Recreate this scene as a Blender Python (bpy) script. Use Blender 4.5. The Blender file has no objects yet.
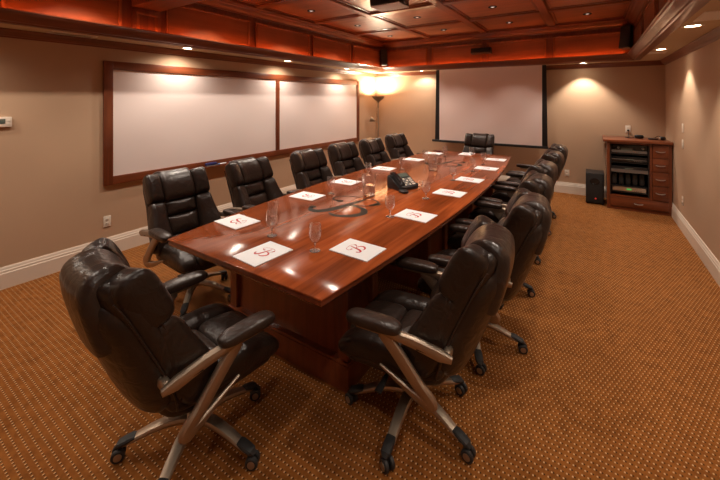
import bpy, bmesh, math, random
from math import sin, cos, pi, radians, sqrt
from mathutils import Vector
random.seed(7)
S = bpy.context.scene
COL = S.collection

# ------------------------------------------------------------------ camera
cam_d = bpy.data.cameras.new('camera')
cam = bpy.data.objects.new('camera', cam_d); COL.objects.link(cam)
cam.location = (0, 0, 1.68)
cam.rotation_euler = (radians(90), 0, radians(33.2))
cam_d.sensor_width = 36.0
cam_d.lens = 355.0 / 720 * 36
cam_d.shift_y = -139.9 / 720
cam_d.clip_start = 0.02
S.camera = cam
# ------------------------------------------------------------------ world and exposure
W = bpy.data.worlds.new('world'); S.world = W; W.use_nodes = True
W.node_tree.nodes['Background'].inputs[0].default_value = (1, .85, .7, 1)
W.node_tree.nodes['Background'].inputs[1].default_value = 0.05
S.view_settings.view_transform = 'Standard'
S.view_settings.look = 'None'
S.view_settings.gamma = 1
S.view_settings.use_curve_mapping = False
S.view_settings.exposure = 0.12
WARM = (1.0, 0.87, 0.735)
P_COFFER, P_SOFFIT_L, P_SOFFIT_B, P_SOFFIT_R, P_LAMP, E_LED = 60, 30, 68, 44, 150, 32

# ------------------------------------------------------------------ room numbers
XL, XR, YB, YF = -4.393, 0.976, 7.4175, -1.9
ZS = 2.315            # soffit
OT = 0.43             # tray wall offset from the room walls
ZC = 2.985            # coffer boards
ZB = 2.945            # beam undersides
TX0, TX1, TY0, TY1 = XL + OT, XR - OT, YF + OT, YB - OT

# ------------------------------------------------------------------ materials
def newmat(name):
    m = bpy.data.materials.new(name); m.use_nodes = True
    nt = m.node_tree
    return m, nt, nt.nodes['Principled BSDF'], nt.nodes, nt.links

def plain(name, col, rough=.5, metal=0, bump=0, bscale=200, var=0, coat=0, spec=.5, bdist=.002, warp=0):
    m, nt, b, N, L = newmat(name)
    b.inputs['Base Color'].default_value = (*col, 1)
    b.inputs['Roughness'].default_value = rough
    b.inputs['Metallic'].default_value = metal
    b.inputs['Coat Weight'].default_value = coat
    b.inputs['Specular IOR Level'].default_value = spec
    tc = N.new('ShaderNodeTexCoord')
    n = N.new('ShaderNodeTexNoise'); n.inputs['Scale'].default_value = bscale; n.inputs['Detail'].default_value = 3
    L.new(tc.outputs['Object'], n.inputs['Vector'])
    if bump:
        bp = N.new('ShaderNodeBump'); bp.inputs['Strength'].default_value = bump; bp.inputs['Distance'].default_value = bdist; n.inputs['Distortion'].default_value = warp
        L.new(n.outputs['Fac'], bp.inputs['Height']); L.new(bp.outputs['Normal'], b.inputs['Normal'])
    if var:
        n2 = N.new('ShaderNodeTexNoise'); n2.inputs['Scale'].default_value = 3; n2.inputs['Detail'].default_value = 4
        L.new(tc.outputs['Object'], n2.inputs['Vector'])
        mx = N.new('ShaderNodeMix'); mx.data_type = 'RGBA'
        mx.inputs[6].default_value = (*[c * (1 - var) for c in col], 1); mx.inputs[7].default_value = (*[min(1, c * (1 + var)) for c in col], 1)
        L.new(n2.outputs['Fac'], mx.inputs[0]); L.new(mx.outputs[2], b.inputs['Base Color'])
    return m

def wood(name, dark, light, axis, rough=.35, coat=.3, strip=0.0, scale=1.0):
    m, nt, b, N, L = newmat(name)
    tc = N.new('ShaderNodeTexCoord'); mp = N.new('ShaderNodeMapping')
    sc = [22 * scale] * 3; sc['XYZ'.index(axis)] = 1.3 * scale
    mp.inputs['Scale'].default_value = sc
    L.new(tc.outputs['Object'], mp.inputs['Vector'])
    n = N.new('ShaderNodeTexNoise'); n.inputs['Scale'].default_value = 1; n.inputs['Detail'].default_value = 7; n.inputs['Distortion'].default_value = .6
    L.new(mp.outputs[0], n.inputs['Vector'])
    r = N.new('ShaderNodeValToRGB')
    r.color_ramp.elements[0].position = .3; r.color_ramp.elements[0].color = (*dark, 1)
    r.color_ramp.elements[1].position = .72; r.color_ramp.elements[1].color = (*light, 1)
    L.new(n.outputs['Fac'], r.inputs[0])
    out = r.outputs[0]
    n3 = N.new('ShaderNodeTexNoise'); n3.inputs['Scale'].default_value = 2.2; n3.inputs['Detail'].default_value = 3
    L.new(tc.outputs['Object'], n3.inputs['Vector'])
    hs = N.new('ShaderNodeHueSaturation')
    mr = N.new('ShaderNodeMapRange'); mr.inputs[1].default_value = .3; mr.inputs[2].default_value = .7; mr.inputs[3].default_value = .82; mr.inputs[4].default_value = 1.18
    L.new(n3.outputs['Fac'], mr.inputs[0])
    if strip:
        sx = N.new('ShaderNodeSeparateXYZ'); L.new(tc.outputs['Object'], sx.inputs[0])
        dv = N.new('ShaderNodeMath'); dv.operation = 'DIVIDE'; dv.inputs[1].default_value = strip
        L.new(sx.outputs['X' if axis == 'Y' else 'Y'], dv.inputs[0])
        fl = N.new('ShaderNodeMath'); fl.operation = 'FLOOR'; L.new(dv.outputs[0], fl.inputs[0])
        wn = N.new('ShaderNodeTexWhiteNoise'); wn.noise_dimensions = '1D'; L.new(fl.outputs[0], wn.inputs['W'])
        mr2 = N.new('ShaderNodeMapRange'); mr2.inputs[3].default_value = .8; mr2.inputs[4].default_value = 1.22
        L.new(wn.outputs['Value'], mr2.inputs[0])
        mu = N.new('ShaderNodeMath'); mu.operation = 'MULTIPLY'; L.new(mr.outputs[0], mu.inputs[0]); L.new(mr2.outputs[0], mu.inputs[1])
        L.new(mu.outputs[0], hs.inputs['Value'])
    else:
        L.new(mr.outputs[0], hs.inputs['Value'])
    L.new(out, hs.inputs['Color']); L.new(hs.outputs[0], b.inputs['Base Color'])
    b.inputs['Roughness'].default_value = rough
    b.inputs['Coat Weight'].default_value = coat; b.inputs['Coat Roughness'].default_value = .08
    bp = N.new('ShaderNodeBump'); bp.inputs['Strength'].default_value = .05; bp.inputs['Distance'].default_value = .002
    L.new(n.outputs['Fac'], bp.inputs['Height']); L.new(bp.outputs['Normal'], b.inputs['Normal'])
    return m

def emit(name, col, strength):
    m, nt, b, N, L = newmat(name)
    b.inputs['Base Color'].default_value = (*col, 1)
    b.inputs['Emission Color'].default_value = (*col, 1); b.inputs['Emission Strength'].default_value = strength
    return m

def clear_glass(name, tint=(.97, .97, .97), ior=1.45, rough=0.0):
    m, nt, b, N, L = newmat(name)
    b.inputs['Base Color'].default_value = (*tint, 1)
    b.inputs['Transmission Weight'].default_value = .955; b.inputs['IOR'].default_value = ior; b.inputs['Roughness'].default_value = rough
    return m

def carpet_mat():
    m, nt, b, N, L = newmat('carpet_mat')
    def M(op, a=None, c=None):
        n = N.new('ShaderNodeMath'); n.operation = op
        for i, v in enumerate((a, c)):
            if v is None: continue
            if isinstance(v, (int, float)): n.inputs[i].default_value = v
            else: L.new(v, n.inputs[i])
        return n.outputs[0]
    tc = N.new('ShaderNodeTexCoord'); sx = N.new('ShaderNodeSeparateXYZ'); L.new(tc.outputs['Object'], sx.inputs[0])
    px = M('DIVIDE', sx.outputs[0], .023); py = M('DIVIDE', sx.outputs[1], .030)
    row = M('FLOOR', py); odd = M('FLOORED_MODULO', row, 2.0)
    fx = M('SUBTRACT', M('FRACT', M('ADD', px, M('MULTIPLY', odd, .5))), .5)
    fy = M('SUBTRACT', M('FRACT', py), .5)
    def dot(cx, cy, r):
        a = M('SUBTRACT', fx, cx); c = M('SUBTRACT', fy, cy)
        d = M('SQRT', M('ADD', M('MULTIPLY', a, a), M('MULTIPLY', c, c)))
        mr = N.new('ShaderNodeMapRange'); mr.interpolation_type = 'SMOOTHSTEP'
        mr.inputs[1].default_value = r * .6; mr.inputs[2].default_value = r * 1.15; mr.inputs[3].default_value = 1; mr.inputs[4].default_value = 0
        L.new(d, mr.inputs[0]); return mr.outputs[0]
    light = dot(-.16, .0, .17)
    dark = dot(.17, .04, .17)
    n = N.new('ShaderNodeTexNoise'); n.inputs['Scale'].default_value = 900; n.inputs['Detail'].default_value = 2; L.new(tc.outputs['Object'], n.inputs['Vector'])
    n2 = N.new('ShaderNodeTexNoise'); n2.inputs['Scale'].default_value = 14; n2.inputs['Detail'].default_value = 9; n2.inputs['Roughness'].default_value = .72; L.new(tc.outputs['Object'], n2.inputs['Vector'])
    base = N.new('ShaderNodeMix'); base.data_type = 'RGBA'
    base.inputs[6].default_value = (.125, .039, .0072, 1); base.inputs[7].default_value = (.265, .090, .018, 1)
    mr = N.new('ShaderNodeMapRange'); mr.inputs[1].default_value = .3; mr.inputs[2].default_value = .7; L.new(n2.outputs['Fac'], mr.inputs[0]); L.new(mr.outputs[0], base.inputs[0])
    m1 = N.new('ShaderNodeMix'); m1.data_type = 'RGBA'; m1.inputs[7].default_value = (.022, .010, .005, 1)
    L.new(M('MULTIPLY', dark, .85), m1.inputs[0]); L.new(base.outputs[2], m1.inputs[6])
    m2 = N.new('ShaderNodeMix'); m2.data_type = 'RGBA'; m2.inputs[7].default_value = (.56, .35, .18, 1)
    L.new(M('MULTIPLY', light, .80), m2.inputs[0]); L.new(m1.outputs[2], m2.inputs[6])
    L.new(m2.outputs[2], b.inputs['Base Color'])
    b.inputs['Roughness'].default_value = .95; b.inputs['Specular IOR Level'].default_value = .1
    bp = N.new('ShaderNodeBump'); bp.inputs['Strength'].default_value = .35; bp.inputs['Distance'].default_value = .004
    L.new(n.outputs['Fac'], bp.inputs['Height']); L.new(bp.outputs['Normal'], b.inputs['Normal'])
    return m

CH_D, CH_L = (.115, .026, .009), (.22, .055, .018)
M_ = dict(
    wall=plain('tan_paint', (.50, .328, .208), .75, bump=.15, bscale=350, var=.03),
    soffit=plain('tan_ceiling_paint', (.50, .355, .215), .8, bump=.1),
    white=plain('white_trim_paint', (.74, .63, .52), .4),
    carpet=carpet_mat(),
    woodx=wood('cherry_wood_x', CH_D, CH_L, 'X'), woody=wood('cherry_wood_y', CH_D, CH_L, 'Y'), woodz=wood('cherry_wood_z', CH_D, CH_L, 'Z'),
    panelx=wood('cherry_veneer_x', (.20, .055, .020), (.33, .100, .038), 'X', .4, .25, scale=.5),
    panely=wood('cherry_veneer_y', (.20, .055, .020), (.33, .100, .038), 'Y', .4, .25, scale=.5),
    ceilp=wood('ceiling_veneer', (.30, .092, .036), (.46, .155, .064), 'X', .35, .35, scale=.5),
    beamx=wood('ceiling_beam_x', (.19, .052, .020), (.31, .095, .038), 'X', .3, .4), beamy=wood('ceiling_beam_y', (.19, .052, .020), (.31, .095, .038), 'Y', .3, .4),
    mould=wood('lit_moulding_cherry', (.22, .064, .027), (.34, .108, .046), 'Z', .25, .5),  # same cherry, coloured lighter to carry the light its edges catch
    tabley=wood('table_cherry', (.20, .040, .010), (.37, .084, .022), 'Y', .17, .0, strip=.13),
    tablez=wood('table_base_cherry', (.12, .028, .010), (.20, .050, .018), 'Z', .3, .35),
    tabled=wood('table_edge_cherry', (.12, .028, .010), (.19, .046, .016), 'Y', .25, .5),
    leather=plain('brown_leather', (.023, .0135, .0100), .31, bump=.32, bscale=14, bdist=.02, warp=1.0, var=.18, spec=.42),
    leather2=plain('brown_leather_worn', (.032, .0190, .0142), .29, bump=.32, bscale=14, bdist=.02, warp=1.0, var=.2, spec=.45),
    bronze=plain('bronze_metal', (.42, .33, .25), .42, .9),
    black=plain('black_plastic', (.012, .011, .011), .42),
    gloss=plain('black_gloss', (.010, .010, .011), .18),
    rubber=plain('black_rubber', (.016, .015, .015), .6),
    silver=plain('silver_metal', (.55, .53, .50), .3, .85),
    grey=plain('grey_metal', (.22, .21, .20), .4, .7),
    board=plain('whiteboard_enamel', (.80, .68, .64), .28, coat=.15),
    screen=plain('screen_fabric', (.90, .73, .68), .9),
    paper=plain('white_paper', (.84, .85, .87), .6),
    red=plain('red_ink', (.50, .015, .03), .5),
    inlay=plain('dark_inlay', (.022, .017, .011), .55, spec=.2),
    plate=plain('ivory_plastic', (.72, .64, .54), .4),
    slot=plain('dark_slot', (.014, .012, .011), .7),
    glass=clear_glass('clear_glass'), pglass=clear_glass('pitcher_plastic', (.96, .93, .92), 1.4, .05), water=clear_glass('water', (.97, .96, .95), 1.33),
    blue=plain('blue_plastic', (.02, .025, .12), .4), felt=plain('grey_felt', (.25, .23, .21), .9), sky=plain('marker_blue', (.08, .25, .55), .4),
    lcd=plain('grey_display', (.10, .12, .10), .25),
    nickel=plain('brushed_nickel', (.40, .35, .29), .3, .9),
    led=emit('led_orange', (1.0, .23, .05), E_LED), bulb=emit('bulb_white', (1.0, .86, .66), 30), bulb_dim=emit('bulb_recessed', (1.0, .84, .72), 1.0),
    green=emit('green_display', (.1, .9, .2), .3), redled=emit('red_indicator', (1, .08, .06), .12),
    bowl=plain('lamp_bowl', (.30, .24, .18), .35, .8),
    darkred=plain('dark_red_plastic', (.12, .012, .010), .35),
)

# ------------------------------------------------------------------ mesh helpers
class MB:
    def __init__(s): s.v = []; s.f = []
    def add(s, vs, fs):
        o = len(s.v); s.v += [tuple(v) for v in vs]; s.f += [tuple(i + o for i in f) for f in fs]; return s
    def box(s, x0, x1, y0, y1, z0, z1):
        return s.add([(x0, y0, z0), (x1, y0, z0), (x1, y1, z0), (x0, y1, z0), (x0, y0, z1), (x1, y0, z1), (x1, y1, z1), (x0, y1, z1)],
                     [(0, 3, 2, 1), (4, 5, 6, 7), (0, 1, 5, 4), (1, 2, 6, 5), (2, 3, 7, 6), (3, 0, 4, 7)])
    def prism(s, poly, a, b, axis):
        # poly: list of 2D points, extruded from a to b along axis
        def p3(p, t): return {'X': (t, p[0], p[1]), 'Y': (p[0], t, p[1]), 'Z': (p[0], p[1], t)}[axis]
        n = len(poly)
        return s.add([p3(p, a) for p in poly] + [p3(p, b) for p in poly],
                     [tuple(range(n - 1, -1, -1)), tuple(range(n, 2 * n))] + [(i, (i + 1) % n, n + (i + 1) % n, n + i) for i in range(n)])
    def lathe(s, prof, n=24, c=(0, 0, 0), axis='Z', cap=True):
        vs, fs = [], []
        for r, z in prof:
            for k in range(n):
                a = 2 * pi * k / n
                p = (r * cos(a), r * sin(a), z)
                if axis == 'X': p = (p[2], p[0], p[1])
                if axis == 'Y': p = (p[0], p[2], p[1])
                vs.append((p[0] + c[0], p[1] + c[1], p[2] + c[2]))
        for i in range(len(prof) - 1):
            for k in range(n):
                fs.append((i * n + k, i * n + (k + 1) % n, (i + 1) * n + (k + 1) % n, (i + 1) * n + k))
        if cap:
            fs.append(tuple(range(n - 1, -1, -1))); m = (len(prof) - 1) * n; fs.append(tuple(range(m, m + n)))
        return s.add(vs, fs)
    def cyl(s, c, r, h, axis='Z', n=20): return s.lathe([(r, 0), (r, h)], n, c, axis)
    def pillow(s, c, h, p=4.5, n=8, f=None, p2=None, flat=2):
        idx = {}; vs = []; fs = []
        def g(a, b, d):
            k = (round(a, 5), round(b, 5), round(d, 5))
            if k not in idx:
                if p2:
                    e = [abs(a), abs(b), abs(d)]; w_ = e.pop(flat)
                    q = ((e[0] ** p + e[1] ** p) ** (p2 / p) + w_ ** p2) ** (1 / p2)
                else: q = (abs(a) ** p + abs(b) ** p + abs(d) ** p) ** (1 / p)
                pt = (c[0] + h[0] * a / q, c[1] + h[1] * b / q, c[2] + h[2] * d / q)
                idx[k] = len(vs); vs.append(f(*pt) if f else pt)
            return idx[k]
        t = [math.sin(pi / 2 * (-1 + 2 * i / n)) * .35 + (-1 + 2 * i / n) * .65 for i in range(n + 1)]
        for i in range(n):
            for j in range(n):
                a0, a1, b0, b1 = t[i], t[i + 1], t[j], t[j + 1]
                fs += [(g(a0, b0, 1), g(a1, b0, 1), g(a1, b1, 1), g(a0, b1, 1)), (g(a0, b0, -1), g(a0, b1, -1), g(a1, b1, -1), g(a1, b0, -1)),
                       (g(1, a0, b0), g(1, a1, b0), g(1, a1, b1), g(1, a0, b1)), (g(-1, a0, b0), g(-1, a0, b1), g(-1, a1, b1), g(-1, a1, b0)),
                       (g(a0, 1, b0), g(a0, 1, b1), g(a1, 1, b1), g(a1, 1, b0)), (g(a0, -1, b0), g(a1, -1, b0), g(a1, -1, b1), g(a0, -1, b1))]
        return s.add(vs, fs)
    def sweep(s, path, w, h, up=(0, 0, 1), n=10, p=4):
        # rounded-rectangle section along a path; w and h are lists or numbers (half sizes)
        P = [Vector(q) for q in path]; m = len(P); vs = []; fs = []
        for i, q in enumerate(P):
            t = (P[min(i + 1, m - 1)] - P[max(i - 1, 0)]).normalized()
            sd = t.cross(Vector(up)).normalized(); u2 = sd.cross(t).normalized()
            ww = w[i] if isinstance(w, (list, tuple)) else w; hh = h[i] if isinstance(h, (list, tuple)) else h
            for k in range(n):
                a = 2 * pi * (k + .5) / n; ca, sa = cos(a), sin(a); q_ = (abs(ca) ** p + abs(sa) ** p) ** (1 / p)
                vs.append(q + sd * (ww * ca / q_) + u2 * (hh * sa / q_))
        for i in range(m - 1):
            for k in range(n): fs.append((i * n + k, i * n + (k + 1) % n, (i + 1) * n + (k + 1) % n, (i + 1) * n + k))
        fs.append(tuple(range(n - 1, -1, -1))); fs.append(tuple(range((m - 1) * n, m * n)))
        return s.add(vs, fs)
    def build(s, name, mat, parent=None, smooth=True, bevel=0, angle=35):
        me = bpy.data.meshes.new(name); me.from_pydata(s.v, [], s.f)
        bm = bmesh.new(); bm.from_mesh(me); bmesh.ops.recalc_face_normals(bm, faces=bm.faces)
        if bevel: bmesh.ops.bevel(bm, geom=[e for e in bm.edges if len(e.link_faces) == 2 and e.calc_face_angle(0) > .5], offset=bevel, segments=2, affect='EDGES', profile=.6)
        bm.to_mesh(me); bm.free()
        me.materials.append(M_[mat] if isinstance(mat, str) else mat)
        if smooth:
            me.polygons.foreach_set('use_smooth', [True] * len(me.polygons)); me.set_sharp_from_angle(angle=radians(angle))
        o = bpy.data.objects.new(name, me); COL.objects.link(o)
        if parent: o.parent = parent
        return o

def catmull(pts, k=6, closed=False):
    out = []; n = len(pts)
    for i in range(n - 1):
        p0 = pts[max(i - 1, 0)]; p1 = pts[i]; p2 = pts[i + 1]; p3 = pts[min(i + 2, n - 1)]
        for j in range(k):
            t = j / k
            out.append(tuple(.5 * (2 * b + (c - a) * t + (2 * a - 5 * b + 4 * c - d) * t * t + (3 * b - a - 3 * c + d) * t ** 3) for a, b, c, d in zip(p0, p1, p2, p3)))
    out.append(tuple(pts[-1])); return out
def tag(o, label, cat, group=None):
    o['label'] = label; o['category'] = cat
    if group: o['group'] = group
    return o
def struct(o, label=None):
    o['kind'] = 'structure'
    if label: o['label'] = label
    return o
def thing(name, label, cat, loc=(0, 0, 0), rz=0, group=None):
    o = bpy.data.objects.new(name, None); COL.objects.link(o); o.location = loc; o.rotation_euler = (0, 0, rz)
    o.empty_display_size = .1
    return tag(o, label, cat, group)
def copy_tree(o, parent=None):
    c = o.copy(); COL.objects.link(c)
    if parent: c.parent = parent
    for ch in o.children: copy_tree(ch, c)
    return c
def spot(name, loc, direction, power, size, blend, parent=None, radius=.03, col=WARM):
    d = bpy.data.lights.new(name, 'SPOT'); d.energy = power; d.spot_size = radians(size); d.spot_blend = blend; d.shadow_soft_size = radius; d.color = col
    o = bpy.data.objects.new(name, d); COL.objects.link(o); o.location = loc
    o.rotation_euler = Vector(direction).to_track_quat('-Z', 'Y').to_euler()
    if parent: o.parent = parent
    return o

# ------------------------------------------------------------------ room shell
struct(MB().box(XL - .1, XR + .1, YF - .1, YB + .1, -.1, 0).build('floor', 'carpet', smooth=False), 'orange brown carpet with rows of small dots')
T = .1
struct(MB().box(XL - T, XL, YF - T, YB + T, 0, ZS + .02).build('wall_left', 'wall', smooth=False), 'tan painted wall behind the whiteboard')
struct(MB().box(XR, XR + T, YF - T, YB + T, 0, ZS + .02).build('wall_right', 'wall', smooth=False), 'tan painted wall beside the equipment cabinet')
struct(MB().box(XL, XR, YB, YB + T, 0, ZS + .02).build('wall_back', 'wall', smooth=False), 'tan painted wall behind the projection screen')
struct(MB().box(XL, XR, YF - T, YF, 0, ZS + .02).build('wall_front', 'wall', smooth=False), 'tan painted wall behind the camera')
O2 = .36
sf = MB(); 
sf.box(XL, XL + O2, YF, YB, ZS, ZS + .03).box(XR - O2, XR, YF, YB, ZS, ZS + .03)
sf.box(XL + O2, XR - O2, YF, YF + O2, ZS, ZS + .03).box(XL + O2, XR - O2, YB - O2, YB, ZS, ZS + .03)
struct(sf.build('ceiling_soffit', 'soffit', smooth=False), 'flat tan soffit around the raised ceiling')

SIDES = ('left', 'back', 'right', 'front')
def ring_side(side, prof, off=0.0):
    m = MB(); n = len(prof); vs = []
    for e in (0, 1):
        for o, z in prof:
            o2 = o + off
            if side == 'left': p = (XL + o2, (YF + o2, YB - o2)[e], z)
            if side == 'right': p = (XR - o2, (YF + o2, YB - o2)[e], z)
            if side == 'back': p = ((XL + o2, XR - o2)[e], YB - o2, z)
            if side == 'front': p = ((XL + o2, XR - o2)[e], YF + o2, z)
            vs.append(p)
    m.add(vs, [tuple(range(n - 1, -1, -1)), tuple(range(n, 2 * n))] + [(i, (i + 1) % n, n + (i + 1) % n, n + i) for i in range(n)])
    return m
def wd(side): return 'woody' if side in ('left', 'right') else 'woodx'
crown = [(0, 2.24), (.012, 2.24), (.018, 2.252), (.03, 2.256), (.042, 2.268), (.058, 2.29), (.066, 2.296), (.07, 2.304), (.07, ZS), (0, ZS)]
ledge = [(.35, ZS), (.35, 2.31), (.378, 2.305), (.43, 2.308), (.438, 2.318), (.452, 2.322), (.468, 2.342), (.488, 2.372), (.502, 2.382), (.507, 2.392), (.519, 2.398), (.519, 2.409), (.509, 2.411), (.503, 2.40), (.47, 2.35), (.36, 2.345)]
corn = [(0, 2.835), (.012, 2.835), (.02, 2.85), (.035, 2.856), (.055, 2.872), (.075, 2.902), (.095, 2.912), (.105, 2.93), (.125, 2.938), (.125, 2.99), (0, 2.99)]
base = [(0, 0), (.018, 0), (.018, .135), (.014, .142), (.014, .158), (.009, .168), (.009, .182), (.004, .193), (0, .193)]
k = 1
for prof, off, nm in ((crown, 0, 'cherry crown moulding where the %s wall meets the soffit'), (ledge, 0, 'cherry cove ledge on the %s side of the raised ceiling'), (corn, OT, 'cherry cornice at the top of the %s raised ceiling wall')):
    for sd in SIDES:
        struct(ring_side(sd, prof, off).build('trim_%d' % k, wd(sd), angle=25), nm % sd); k += 1
for sd in SIDES:
    struct(ring_side(sd, base).build('baseboard_' + sd, 'white', angle=25), 'white baseboard along the %s wall' % sd)

# LED strips on the cove ledge
for sd in SIDES:
    if sd in ('front', 'right'): continue
    o = ring_side(sd, [(.494, 2.388), (.499, 2.394), (.495, 2.398), (.490, 2.392)]).build('led_strip', 'led', smooth=False)
    tag(o, 'orange glowing cove light strip above the %s ledge' % sd, 'light strip', 'cove light strips')

# raised ceiling walls with panels
def frame_bars(m, a0, a1, z0, z1, t, to3):
    # four mitred-looking bars with a small step
    for (b0, b1, c0, c1) in ((a0, a1, z1 - t, z1), (a0, a1, z0, z0 + t), (a0, a0 + t, z0 + t, z1 - t), (a1 - t, a1, z0 + t, z1 - t)):
        to3(m, b0, b1, c0, c1)
def tray_wall(side, spans, label):
    z0, z1 = ZS + .03, ZC + .05
    if side == 'left': m = MB().box(TX0 - .03, TX0, TY0 - .03, TY1 + .03, z0, z1)
    if side == 'right': m = MB().box(TX1, TX1 + .03, TY0 - .03, TY1 + .03, z0, z1)
    if side == 'back': m = MB().box(TX0, TX1, TY1, TY1 + .03, z0, z1)
    if side == 'front': m = MB().box(TX0, TX1, TY0 - .03, TY0, z0, z1)
    wmat = 'panely' if side in ('left', 'right') else 'panelx'
    w = struct(m.build('wall_tray_' + side, 'woodz', smooth=False), label)
    def to3(d0, d1):
        def f(m, a0, a1, c0, c1):
            if side == 'left': m.box(TX0 + d0, TX0 + d1, a0, a1, c0, c1)
            if side == 'right': m.box(TX1 - d1, TX1 - d0, a0, a1, c0, c1)
            if side == 'back': m.box(a0, a1, TY1 - d1, TY1 - d0, c0, c1)
            if side == 'front': m.box(a0, a1, TY0 + d0, TY0 + d1, c0, c1)
        return f
    prev = None
    for a0, a1 in spans:
        zt = 2.78 if a1 - a0 > .4 else 2.56
        m = MB(); to3(0, .008)(m, a0 + .03, a1 - .03, 2.36, zt - .03)
        p = m.build('panel', wmat, w, smooth=False)
        m = MB(); frame_bars(m, a0, a1, 2.35, zt, .032, to3(0, .026))
        m.build('panel_moulding', 'mould', p, bevel=.010)
    return w
ysp = [(-1.35, -.32), (-.25, .72), (.80, 1.67), (1.80, 2.03), (2.114, 3.26), (3.364, 4.499), (4.575, 5.699), (5.786, 6.88)]
xsp = [(-3.855, -2.885), (-2.786, -1.773), (-1.68, -.671), (-.571, .44)]
tray_wall('left', ysp, 'cherry panelled raised ceiling wall above the whiteboard')
tray_wall('right', ysp, 'cherry panelled raised ceiling wall above the right soffit')
tray_wall('back', xsp, 'cherry panelled raised ceiling wall above the screen')
tray_wall('front', xsp, 'cherry panelled raised ceiling wall behind the camera')
# pilaster under the low cross beam
for xa, xb in ((TX0, TX0 + .03), (TX1 - .03, TX1)):
    pl = MB().box(xa, xb, 1.765, 2.045, 2.35, 2.636)
    struct(pl.build('trim_%d' % k, 'woodz', bevel=.004), 'cherry pilaster carrying the %s end of the low ceiling beam' % ('left' if xa < -2 else 'right'))
    q = bpy.data.objects['trim_%d' % k]; k += 1
    xc = xb if xa < -2 else xa; s_ = 1 if xa < -2 else -1
    m = MB()
    frame_bars(m, 1.80, 2.01, 2.36, 2.60, .03, lambda m_, a0, a1, c0, c1: m_.box(min(xc, xc + s_ * .014), max(xc, xc + s_ * .014), a0, a1, c0, c1))
    m.build('moulding', 'mould', q, bevel=.005)

# coffered ceiling
deck = struct(MB().box(TX0 - .03, TX1 + .03, TY0 - .03, TY1 + .03, ZC + .02, ZC + .06).build('ceiling', 'woodx', smooth=False), 'coffered cherry ceiling with shallow beams')
bx = [TX0 + .05, -2.836, -1.709, -.581, TX1 - .05]
by = [TY0 + .05, -.42, .74, 1.90, 3.33, 4.55, 5.77, TY1 - .05]
BW = .062
for i in range(1, 4):
    x = bx[i]
    MB().prism([(x - BW, ZC + .02), (x - BW, ZB + .012), (x - BW + .014, ZB), (x + BW - .014, ZB), (x + BW, ZB + .012), (x + BW, ZC + .02)], TY0 + .1, TY1 - .1, 'Y').build('beam', 'beamy', deck, smooth=False)
for j in range(1, 7):
    y = by[j]
    if j == 3: continue
    for i in range(4):
        x0 = bx[i] + (BW if i else .05); x1 = bx[i + 1] - (BW if i < 3 else .05)
        MB().prism([(y - BW, ZC + .02), (y - BW, ZB + .012), (y - BW + .014, ZB), (y + BW - .014, ZB), (y + BW, ZB + .012), (y + BW, ZC + .02)], x0, x1, 'X').build('cross_beam', 'beamx', deck, smooth=False)
lb = MB().box(TX0, TX1, 1.765, 2.045, 2.64, ZC + .02).build('low_beam', 'beamx', deck, bevel=.006)
MB().box(TX0, TX1, 1.75, 2.06, 2.90, ZC).build('beam_cornice', 'beamx', lb, bevel=.008)
for i in range(4):
    for j in range(7):
        x0 = bx[i] + (BW if i else .06); x1 = bx[i + 1] - (BW if i < 3 else .06)
        y0 = by[j] + (.15 if j == 3 else BW if j else .06); y1 = by[j + 1] - (.15 if j == 2 else BW if j < 6 else .06)
        p = MB().box(x0 + .02, x1 - .02, y0 + .02, y1 - .02, ZC - .004, ZC + .02).build('coffer_panel', 'ceilp', deck, smooth=False)
        m = MB()
        t = .035
        for (a0, a1, c0, c1) in ((x0, x1, y1 - t, y1), (x0, x1, y0, y0 + t), (x0, x0 + t, y0 + t, y1 - t), (x1 - t, x1, y0 + t, y1 - t)):
            m.box(a0, a1, c0, c1, ZC - .016, ZC + .02)
        m.build('coffer_moulding', 'beamy', p, bevel=.006)

# ------------------------------------------------------------------ downlights
def downlight(x, y, z, label, group, r=.055, lit=True, power=30, size=100, blend=.6, aim=(0, 0, -1)):
    t = thing('downlight', label, 'ceiling light', (x, y, z), 0, group)
    if lit:
        MB().lathe([(r, 0.002), (r + .022, -.001), (r + .022, -.006), (r, -.008)], 28, cap=False).build('trim_ring', 'white', t)
        MB().lathe([(.001, -.002), (r, -.002)], 28, cap=False).build('lens', 'bulb', t)
    else:
        MB().lathe([(r - .020, .0), (r - .012, -.008), (r + .014, -.006), (r + .014, 0)], 24, cap=False).build('trim_ring', 'slot', t)
        MB().lathe([(.001, -.002), (r - .020, -.002)], 24, cap=False).build('lens', 'bulb_dim', t)
    if power: spot('bulb', (0, 0, -.02), aim, power, size, blend, t, radius=.018)
    return t
lab = ['behind the camera', 'nearest the thermostat', 'over the left half of the whiteboard', 'over the whiteboard divider', 'nearest the floor lamp']
for q, y in enumerate((-1.4, .25, 2.47, 4.17, 5.82)):
    downlight(XL + .265, y, ZS, 'round lit downlight in the left soffit ' + lab[q], 'soffit downlights', power=P_SOFFIT_L, size=158, blend=.9)
lab = ['behind the camera', 'beside the camera', 'nearer the air vent', 'next beyond the air vent', 'close to the back corner']
for q, y in enumerate((-.9, .75, 2.41, 4.08, 5.74)):
    downlight(XR - .26, y, ZS, 'round lit downlight in the right soffit ' + lab[q], 'soffit downlights', power=P_SOFFIT_R, size=96, blend=.5)
for q, x in enumerate((-3.1, -.133)):
    downlight(x, YB - .24, ZS, 'round lit downlight in the back soffit ' + ('between floor lamp and screen' if q == 0 else 'right of the screen'), 'soffit downlights', power=P_SOFFIT_B * (.4 if q == 0 else 1), size=98 if q else 140, blend=.5)
cn = ['leftmost', 'second', 'third', 'rightmost']; rn = ['behind the camera', 'over the camera', 'just before the low beam', 'just past the low beam', 'beyond the projector', 'second from the screen', 'closest to the screen']
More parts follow.
